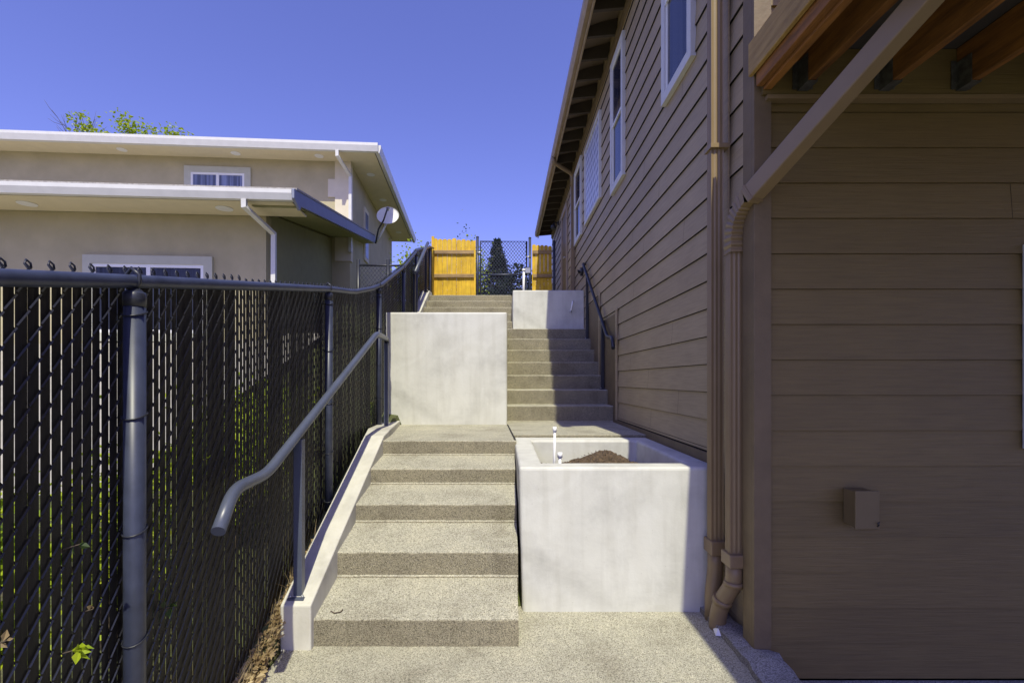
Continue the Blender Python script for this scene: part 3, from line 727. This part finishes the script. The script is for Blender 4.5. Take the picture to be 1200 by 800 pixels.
# utility box, lamp, vent on the walls
ub = thing('utility_box', 'small brown electrical box mounted low on the brown front wall', 'utility box', (1.85, YW - .02, -.76))
yb = YW - .016
MB().box(1.730, 1.835, yb - .085, yb, -.728, -.550).build('housing', M['box'], ub, bevel=.004)
MB().box(1.722, 1.841, yb - .098, yb - .086, -.733, -.544).build('lid', M['box'], ub, bevel=.004)
MB().tube([(1.828, yb - .10, -.718), (1.832, yb - .106, -.708), (1.824, yb - .106, -.701), (1.834, yb - .106, -.695)], .003, 6).build('latch', M['black'], ub)
wl = thing('wall_lamp', 'small black lamp mounted under the eave near the far door', 'lamp', (XW - .02, 11.6, 3.70))
MB().tube([(XW - .01, 11.6, 3.80), (XW - .04, 11.6, 3.80)], .05, 14).build('back_plate', M['black'], wl)
MB().tube([(XW - .03, 11.6, 3.80), (XW - .10, 11.6, 3.82), (XW - .14, 11.6, 3.78)], .014, 10).build('arm', M['black'], wl)
MB().tube([(XW - .14, 11.6, 3.80), (XW - .14, 11.6, 3.73), (XW - .14, 11.6, 3.66)], [.02, .06, .065], 14).build('shade', M['black'], wl)
vt = thing('wall_vent', 'small black oval vent cover on the siding above the black handrail', 'vent', (XW - .02, 8.05, 1.72))
MB().tube([(XW - .013, 8.05, 1.82), (XW - .06, 8.05, 1.82)], .07, 18).build('cover', M['black'], vt)
MB().tube([(XW - .06, 8.05, 1.82), (XW - .075, 8.05, 1.80)], [.055, .03], 18).build('hood', M['gap_and_shade'], vt)
wv = thing('outlet_liner', 'scrap of white plastic lying at the foot of the brown pipes', 'plastic scrap', (1.17, 2.66, -1.396))
MB().add([(1.150, 2.60, -1.39), (1.20, 2.59, -1.388), (1.215, 2.66, -1.384), (1.165, 2.67, -1.386), (1.17, 2.62, -1.362), (1.205, 2.65, -1.358)], [(0, 1, 4), (1, 5, 4), (1, 2, 5), (2, 3, 5), (3, 4, 5), (3, 0, 4), (0, 3, 2, 1)]).build('scrap', M['white'], wv)

# ------------------------------------------------------------------ tan house on the left (rotated about four degrees)
A4 = R(4.1)
tan = thing('tan_house', 'two storey tan stucco house with white gutters beyond the slatted fence', 'house', (-3.075, 7.0, -.6), rot=A4)
def T(mb, name, mat, parent=tan, **k): return mb.build(name, mat, parent, **k)
# lower storey; local x runs along the front, local y to the back
T(MB().box(-12, -.67, .65, .85, -1.2, 2.63), 'front_wall', M['stucco'])
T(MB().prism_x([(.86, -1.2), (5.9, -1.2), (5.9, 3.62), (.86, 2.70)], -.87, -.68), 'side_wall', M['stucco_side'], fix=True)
T(MB().prism_x([(-.0, 2.63), (-.0, 2.725), (5.77, 3.80), (5.77, 3.70)], -12, -.03), 'roof_deck', M['soffit_l'], fix=True)
T(MB().prism_x([(-.04, 2.765), (5.77, 3.845), (5.77, 3.875), (-.04, 2.795)], -12, .05), 'roof', M['shingle_l'], fix=True)
T(MB().box(-12, -.04, .02, .64, 2.60, 2.622), 'soffit', M['soffit_l'])
T(MB().prism_x([(-.12, 2.745), (-.12, 2.69), (-.085, 2.60), (-.005, 2.60), (-.005, 2.745)], -12, .0), 'gutter', M['gutter'], fix=True)
T(MB().prism_x([(-.12, 2.745), (-.12, 2.62), (.12, 2.52), (.18, 2.60), (5.80, 3.66), (5.80, 3.84), (-.10, 2.76)], .004, .04), 'rake_board', M['rake'], fix=True)
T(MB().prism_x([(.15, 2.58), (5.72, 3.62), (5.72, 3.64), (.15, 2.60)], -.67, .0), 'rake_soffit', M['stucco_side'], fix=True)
def pipe_w(pts, mb=None): return (mb or MB()).tube(pts, 0, rect=(.07, .07), up=(0, 1, 0))
T(pipe_w([(-.68, -.06, 2.60), (-.68, -.06, 2.50), (-.52, .57, 2.30), (-.52, .57, .2)]), 'downspout', M['gutter'])
w = MB(); wx0, wx1, wz0, wz1 = -3.39, -1.47, .60, 1.93; f_ = .13
w.box(wx0, wx1, .60, .648, wz1 - f_, wz1).box(wx0, wx1, .60, .648, wz0, wz0 + f_).box(wx0, wx0 + f_, .60, .648, wz0 + f_, wz1 - f_).box(wx1 - f_, wx1, .60, .648, wz0 + f_, wz1 - f_)
wo = T(w, 'window', M['win_trim'])
s = MB(); a, b, c, d = wx0 + f_, wx1 - f_, wz0 + f_, wz1 - f_
s.box(a, b, .615, .640, c, c + .05).box(a, b, .615, .640, d - .05, d).box(a, a + .05, .616, .641, c, d).box(b - .05, b, .616, .641, c, d).box((a + b) / 2 - .03, (a + b) / 2 + .03, .612, .642, c, d)
T(s, 'sash', M['white'], wo); T(MB().box(a, b, .63, .645, c + .05, d - .05), 'pane', M['pane'], wo)
for x in (-3.95, -1.15):
    T(MB().tube([(x, .33, 2.60), (x, .33, 2.590)], .12, 20), 'soffit_light', M['white'])
# upper storey
UX = -.266; UY = 4.33
T(MB().box(-12, UX, UY, UY + .2, 2, 5.17), 'front_wall', M['stucco'])
T(MB().box(UX - .2, UX - .001, UY + .201, 10.4, -1.2, 5.17), 'side_wall', M['stucco'])
T(MB().box(UX - .34, UX - .03, UY - .03, UY - .001, 2.8, 5.15).box(UX - .03, UX + .03, UY - .03, UY + .16, 2.8, 5.15).box(UX - .5, UX - .34, UY - .03, UY - .001, 4.30, 4.72), 'quoin', M['quoin'])
T(MB().box(-12, .40, 3.82, 10.86, 5.15, 5.17), 'soffit', M['soffit_l'])
T(MB().prism_x([(3.68, 5.31), (3.68, 5.25), (3.715, 5.13), (3.80, 5.13), (3.80, 5.31)], -12, .50), 'gutter', M['gutter'], fix=True)
T(MB().prism_y([(.55, 5.31), (.55, 5.25), (.515, 5.13), (.43, 5.13), (.43, 5.31)], 3.80, 10.9), 'gutter', M['gutter'], fix=True)
T(MB().add([(-12, 3.76, 5.30), (.50, 3.76, 5.30), (.50, 10.9, 5.30), (-12, 10.9, 5.30), (-12, 7.3, 6.2), (-3.1, 7.3, 6.2)], [(0, 1, 5, 4), (1, 2, 5), (2, 3, 4, 5)]), 'roof', M['shingle'])
T(pipe_w([(-.40, 3.74, 5.13), (-.40, 3.74, 5.02), (-.24, 4.26, 4.78), (-.24, 4.26, 3.0)]), 'downspout', M['gutter'])
w = MB(); wx0, wx1, wz0, wz1 = -4.00, -2.52, 3.55, 4.93; f_ = .14
w.box(wx0, wx1, UY - .04, UY - .002, wz1 - f_, wz1).box(wx0, wx1, UY - .04, UY - .002, wz0, wz0 + f_).box(wx0, wx0 + f_, UY - .04, UY - .002, wz0 + f_, wz1 - f_).box(wx1 - f_, wx1, UY - .04, UY - .002, wz0 + f_, wz1 - f_)
wo = T(w, 'window', M['win_trim'])
s = MB(); a, b, c, d = wx0 + f_, wx1 - f_, wz0 + f_, wz1 - f_
s.box(a, b, UY - .03, UY - .004, c, c + .05).box(a, b, UY - .03, UY - .004, d - .05, d).box(a, a + .05, UY - .031, UY - .005, c, d).box(b - .05, b, UY - .031, UY - .005, c, d).box((a + b) / 2 - .03, (a + b) / 2 + .03, UY - .033, UY - .003, c, d)
T(s, 'sash', M['white'], wo); T(MB().box(a, b, UY - .02, UY - .006, c + .05, d - .05), 'pane', M['pane_l'], wo)
w = MB().box(UX - .001, UX + .035, 5.75, 6.30, 3.2, 4.62); wo = T(w, 'window', M['quoin']); T(MB().box(UX + .036, UX + .042, 5.85, 6.20, 3.3, 4.50), 'pane', M['pane_l'], wo)
for x, y in ((-5.2, 4.07), (-2.75, 4.07), (-.9, 4.07), (.08, 5.0), (.08, 6.7), (.08, 9.7)):
    T(MB().tube([(x, y, 5.15), (x, y, 5.14)], .10, 18), 'soffit_light', M['white'])
# roof vent stub on the lower roof
T(MB().tube([(-2.95, .9, 2.9), (-2.95, .9, 3.15)], .03, 10), 'vent_pipe', M['black'])

# satellite dish on the end of the lower roof
dish = thing('satellite_dish', 'white satellite dish on a black arm at the end of the lower roof', 'satellite dish', (-3.40, 12.7, 3.62))
c0 = Vector((-3.06, 12.55, 4.32)); nrm = Vector((.05, -1, .30)).normalized(); ux = Vector((1, 0, 0)); ux = (ux - nrm * ux.dot(nrm)).normalized(); uy = nrm.cross(ux)
mb = MB(); vs = []; fs = []; NR, NA = 7, 32
for side in (0, 1):
    for i in range(NR + 1):
        for k in range(NA):
            r = i / NR; t_ = 2 * math.pi * k / NA
            vs.append(c0 + ux * math.cos(t_) * r * .29 + uy * math.sin(t_) * r * .26 + nrm * ((r * r - 1) * .05 - side * .008))
for side in (0, 1):
    o = side * (NR + 1) * NA
    for i in range(NR):
        for k in range(NA):
            q = (o + i * NA + k, o + i * NA + (k + 1) % NA, o + (i + 1) * NA + (k + 1) % NA, o + (i + 1) * NA + k); fs.append(q if side else q[::-1])
for k in range(NA): fs.append((NR * NA + k, NR * NA + (k + 1) % NA, (2 * NR + 1) * NA + (k + 1) % NA, (2 * NR + 1) * NA + k))
mb.add(vs, fs, True).build('dish', M['white'], dish)
fp = c0 + nrm * .28 + Vector((.05, 0, .02))
MB().tube([(-3.40, 12.62, 3.60), (-3.28, 12.45, 3.92), (-3.12, 12.35, 4.12), fp], .022, 8).build('arm', M['black'], dish)
MB().tube([fp, fp - nrm * .08], .045, 12).build('feed_horn', M['galv'], dish)
MB().tube([(-3.40, 12.72, 3.66), (-3.20, 12.66, 3.98), (-3.06, 12.62, 4.25)], .026, 10).build('mast', M['white'], dish)

# ------------------------------------------------------------------ vegetation
def grow(p, d, L, r, depth, tw, lv, spread, leaf, nleaf, up=.15, seg=4):
    pts = [Vector(p)]; dd = Vector(d).normalized()
    for k in range(seg):
        dd = (dd + Vector((random.gauss(0, .12), random.gauss(0, .12), random.gauss(0, .08) + up * .2))).normalized()
        pts.append(pts[-1] + dd * L / seg)
    tw.tube(pts, [r * (1 - .5 * k / seg) for k in range(seg + 1)], 6, cap=False)
    if depth == 0:
        for k in range(nleaf):
            q = pts[1].lerp(pts[-1], random.random()) + Vector((random.gauss(0, 1), random.gauss(0, 1), random.gauss(0, 1))) * leaf * .9
            lv.leaf(q, leaf * random.uniform(.6, 1.3))
        return
    for k in range(random.randint(3, 4)):
        t_ = random.uniform(.4, 1); i = min(seg - 1, int(t_ * seg)); q = pts[i].lerp(pts[i + 1], t_ * seg - i)
        e = (dd + Vector((random.gauss(0, spread), random.gauss(0, spread), random.gauss(0, spread * .6)))).normalized()
        grow(q, e, L * random.uniform(.5, .75), r * .5, depth - 1, tw, lv, spread, leaf, nleaf, up, seg)
def tree(name, lab, cat, base, H, r, n, leaf, nleaf, mat, group=None, depth=3, spread=.6):
    t = thing(name, lab, cat, base, group=group); tw = MB(); lv = MB()
    for k in range(n):
        grow(base, (random.gauss(0, .18), random.gauss(0, .12), 1), H * .45, r, depth, tw, lv, spread, leaf, nleaf)
    tw.build('trunk', M['bark'], t); lv.build('crown', mat, t); return t
random.seed(21)
# shoots showing above the tan house roof: trees standing behind the house
def shoot_tree(x, y, top, lab, name, leaves, seeds, bare=0, thick=.10):
    random.seed(seeds); base = (x, y, 1.5); t = thing(name, lab, 'tree', base); tw = MB(); lv = MB()
    tw.tube([base, (x + .1, y, 4), (x, y, 7.4)], [thick, thick * .8, thick * .5], 8)
    for k in range(leaves):
        ex = random.gauss(0, .95); ez = top - abs(ex) * .25 - random.uniform(0, .7)
        p0 = Vector((x, y, random.uniform(5.5, 7.4))); p1 = Vector((x + ex, y + random.gauss(0, .8), ez)); m_ = p0.lerp(p1, .5) + Vector((ex * .15, 0, .25))
        tw.tube([p0, m_, p1], [.03, .018, .007], 5)
        if k >= bare:
            for q in range(260):
                u_ = random.uniform(.35, 1.05); c_ = m_.lerp(p1, u_) + Vector((random.gauss(0, .22), random.gauss(0, .22), random.gauss(0, .13)))
                lv.leaf(c_, random.uniform(.09, .19))
    tw.build('trunk', M['bark'], t); lv.build('crown', M['leaf'], t); return t
shoot_tree(-14.2, 19.5, 10.2, 'tree with bright spring leaves showing above the middle of the tan roof', 'leafy_tree', 7, 4)
shoot_tree(-16.4, 20, 10.15, 'low bright green tree just clearing the tan roof', 'leafy_tree', 4, 9)
def branch_tree(x, y, lab, name, seeds, leafy):
    random.seed(seeds); base = (x, y, 1.5); t = thing(name, lab, 'tree', base); tw = MB(); lv = MB()
    tw.tube([base, (x, y, 5), (x + .2, y, 9.3)], [.12, .09, .05], 8)
    for k in range(11):
        p = Vector((x + .2, y, 9.3)) if k > 1 else Vector((x + .18, y, 8.9)); d = Vector((-.8 + k * .13 + random.gauss(0, .1), random.gauss(0, .2), 1)).normalized(); L = random.uniform(1.2, 1.95); pts = [p]
        for j in range(6): d = (d + Vector((random.gauss(0, .14), 0, random.gauss(0, .1)))).normalized(); pts.append(pts[-1] + d * L / 6)
        tw.tube(pts, [.028, .024, .02, .016, .012, .009, .006], 5)
        for j in range(4):
            q = pts[2 + j]; e = (d + Vector((random.gauss(0, .5), random.gauss(0, .3), random.gauss(0, .2)))).normalized(); tw.tube([q, q + e * .35, q + e * .6 + Vector((0, 0, .08))], [.009, .007, .004], 4)
        if k < leafy:
            for j in range(80): lv.leaf(pts[-1].lerp(pts[3], random.random() ** 1.5) + Vector((random.gauss(0, .10), random.gauss(0, .1), random.gauss(0, .07))), random.uniform(.07, .14)) if j < 45 else None
    tw.build('trunk', M['bark'], t); lv.build('crown', M['leaf'], t)
branch_tree(-18.1, 20, 'nearly bare twiggy tree rising above the left end of the tan roof', 'twiggy_tree', 12, 2)
# trees seen through and above the gate
ct = thing('conifer_tree', 'dark conifer standing behind the chain link gate', 'tree', (-.45, 30, 1.6)); tw = MB(); lv = MB(); random.seed(3)
tw.tube([(-.45, 30, 1.6), (-.45, 30, 8.6)], [.16, .02], 8)
for k in range(420):
    u_ = random.random() ** .8; z = 2.4 + 6.3 * u_; rad = 2.7 * (1 - u_) + .06; a_ = random.uniform(0, 6.28); e = Vector((math.cos(a_) * rad, math.sin(a_) * rad, -rad * .2)); p = Vector((-.45, 30, z))
    tw.tube([p, p + e * .95], [.015, .005], 4, cap=False)
    for j in range(26): lv.leaf(p + e * random.uniform(.2, 1) + Vector((random.gauss(0, .08), random.gauss(0, .08), random.gauss(0, .07))), random.uniform(.10, .2))
tw.build('trunk', M['bark'], ct); lv.build('crown', M['needle'], ct)
def bush(name, lab, cx, cy, z0, rx, ry, h, n, leaf, mat, cat='shrub', group=None, seeds=1):
    random.seed(seeds); t = thing(name, lab, cat, (cx, cy, z0), group=group); tw = MB(); lv = MB()
    for k in range(max(5, n // 60)):
        a_ = random.uniform(0, 6.28); e = Vector((cx + math.cos(a_) * rx * .7 * random.random(), cy + math.sin(a_) * ry * .7 * random.random(), z0 + h * random.uniform(.5, 1)))
        tw.tube([(cx, cy, z0), ((cx + e.x) / 2, (cy + e.y) / 2, z0 + (e.z - z0) * .6), e], [.012, .008, .004], 5, cap=False)
        for j in range(60):
            p = e + Vector((random.gauss(0, rx * .3), random.gauss(0, ry * .3), random.gauss(0, h * .16)))
            lv.leaf(p, leaf * random.uniform(.6, 1.3))
    tw.build('stems', M['bark'], t); lv.build('leaves', mat, t); return t
hb = MB(); random.seed(8)
for k in range(16000):
    x = random.uniform(-9, 8); top_ = 5.3 + .5 * math.sin(x * 1.3) + .3 * math.sin(x * 3.1); lv_z = random.uniform(1.6, top_)
    hb.leaf((x, 24 + random.uniform(0, 1.2), lv_z), random.uniform(.15, .3))
tag(hb.build('far_hedge', M['needle']), 'dark mass of hedge far behind the gate', 'hedge', kind='stuff')
bush('leafy_shrub', 'bright yellow green shrub behind the left gate post', -.85, 12.6, 1.6, .45, .4, 1.55, 1500, .07, M['leaf'], seeds=5)
bush('leafy_shrub', 'tall wispy shrub whose tips rise above the yellow fence panel', -1.15, 14.2, 1.6, .35, .3, 2.35, 260, .08, M['leaf_d'], seeds=6)
bush('leafy_shrub', 'green shrub showing over the fence top below the tan house eave', -2.4, 12.6, 1.5, .7, .6, 1.65, 1500, .08, M['leaf'], seeds=14)
for i, (x, y, h, s_) in enumerate(((-1.75, 1.5, .9, 31), (-1.9, 2.3, .85, 32), (-1.7, 3.0, .8, 33), (-2.1, 1.0, 1.0, 34), (-1.8, 3.8, .6, 35))):
    bush('leafy_shrub', ['bright shrub behind the slats right of the nearest fence post', 'low shrub behind the slats between the first two posts', 'green shrub behind the slats short of the second post', 'leafy shrub behind the slats at the left edge', 'small shrub behind the slats past the second post'][i],
         x, y, hz(x, y), .3, .4, h, 900, .06, M['leaf'], group='shrubs behind the slatted fence', seeds=s_)
def sprig(lab, p, n, size, mat, seeds, d=(1, 0, .3)):
    random.seed(seeds); t = thing('leaf_sprig', lab, 'leaf sprig', p); tw = MB(); lv = MB(); e = Vector(p) + Vector(d) * size
    tw.tube([p, e], [.0022, .0012], 5)
    for k in range(n): lv.leaf(Vector(p).lerp(e, random.uniform(.3, 1)), size * random.uniform(.4, .8), Vector((abs(random.gauss(.6, .4)), random.gauss(0, .6), random.gauss(0, .6))).normalized())
    tw.build('stem', M['bark'], t); lv.build('leaves', mat, t)
for i, (px_y, z, nl, sz, mt) in enumerate(((1.30, -.46, 4, .045, 'leaf_d'), (1.29, -.74, 8, .055, 'leaf'), (1.28, -.91, 8, .062, 'leaf'), (1.12, -.62, 3, .034, 'dry'), (1.36, -.66, 3, .03, 'dry'), (1.66, -.80, 4, .06, 'leaf_d'), (1.9, -.32, 4, .03, 'leaf'))):
    sprig(['dark green leaf poking through the slats high on the nearest panel', 'small green leaves poking through the nearest panel', 'bright yellow green leaf low on the nearest panel', 'dry straw coloured leaf caught at the left edge', 'dry leaf caught in the mesh near the first post', 'dark leaf poking out right of the nearest post', 'tiny bright leaf poking out behind the handrail end'][i],
          (fx(px_y), px_y, z), nl, sz, M[mt], 50 + i)
bush('weed', 'small green weed at the foot of the fence by the upper rail post', -1.33, 4.85, -.50, .05, .06, .22, 200, .035, M['leaf'], 'weed', seeds=71)
bush('weed', 'tiny green weed growing at the fence foot beside the kerb', -1.22, 3.35, -.95, .03, .05, .10, 100, .025, M['leaf'], 'weed', seeds=72)
ll = MB(); random.seed(77)
for k in range(1500):
    y = random.uniform(1.6, 3.1); x = random.uniform(-1.21, -1.145) if y > 2.45 else random.uniform(-1.22, -1.13)
    ll.leaf((x, y, hz(-1.2, y) + random.uniform(.0, .05) + .02), random.uniform(.015, .05), Vector((random.gauss(0, .5), random.gauss(0, 1), random.gauss(0, .25))).normalized())
tag(ll.build('leaf_litter', M['dry']), 'dry leaves and twigs gathered between fence and kerb', 'leaf litter', kind='stuff')
gs = MB()
for k in range(120):
    y = random.uniform(2.0, 3.1); x = random.uniform(-1.21, -1.14); z = hz(-1.2, y) + .02
    p = Vector((x, y, z)); e = p + Vector((random.gauss(0, .03), random.gauss(.05, .08), random.uniform(.03, .16)))
    gs.tube([p, p.lerp(e, .5) + Vector((0, 0, .01)), e], [.0014, .0012, .0006], 4, cap=False)
tag(gs.build('dry_grass', M['dry']), 'thin dry grass stalks standing along the fence foot', 'dry grass', kind='stuff')
tag(MB().tube([(-.93, 2.56, -1.236), (-.905, 2.545, -1.240), (-.875, 2.555, -1.238), (-.87, 2.575, -1.235)], .003, 6).build('twig', M['bark']), 'small curved dark twig lying on the bottom step', 'twig')

# ------------------------------------------------------------------ light, sky, camera
ld = Vector((-.055, .66, -1)).normalized()
sun = bpy.data.lights.new('sun', 'SUN'); sun.energy = 5.0; sun.angle = R(.55); sun.color = (1, .96, .74)
so = bpy.data.objects.new('sun', sun); col.objects.link(so); so.rotation_euler = ld.to_track_quat('-Z', 'Y').to_euler(); so.location = (2, -6, 12)
wd_ = bpy.data.worlds.new('World'); scene.world = wd_; wd_.use_nodes = True; nt = wd_.node_tree
sky = nt.nodes.new('ShaderNodeTexSky'); sky.sky_type = 'NISHITA'; sky.sun_disc = False; sky.sun_elevation = math.asin(-ld.z); sky.sun_rotation = math.atan2(-ld.x, -ld.y)
sky.air_density = 1.0; sky.dust_density = .9; sky.ozone_density = 3.0; sky.altitude = 300
hs = nt.nodes.new('ShaderNodeMix'); hs.data_type = 'RGBA'; hs.blend_type = 'MULTIPLY'; hs.inputs[0].default_value = 1; hs.inputs[7].default_value = (1.31, 1.04, 1.76, 1)
nt.links.new(sky.outputs[0], hs.inputs[6]); bg = nt.nodes['Background']; nt.links.new(hs.outputs[2], bg.inputs['Color']); bg.inputs['Strength'].default_value = .13
cam = bpy.data.cameras.new('camera'); cam.lens = 36 * 560 / 1200; cam.sensor_width = 36; cam.shift_x = 9 / 1200; cam.shift_y = 45 / 1200; cam.clip_end = 2000; cam.clip_start = .05
co = bpy.data.objects.new('camera', cam); col.objects.link(co); co.location = (0, 0, EYE); co.rotation_euler = (R(90), 0, 0); scene.camera = co
scene.view_settings.view_transform = 'Standard'; scene.view_settings.look = 'None'; scene.view_settings.exposure = 0
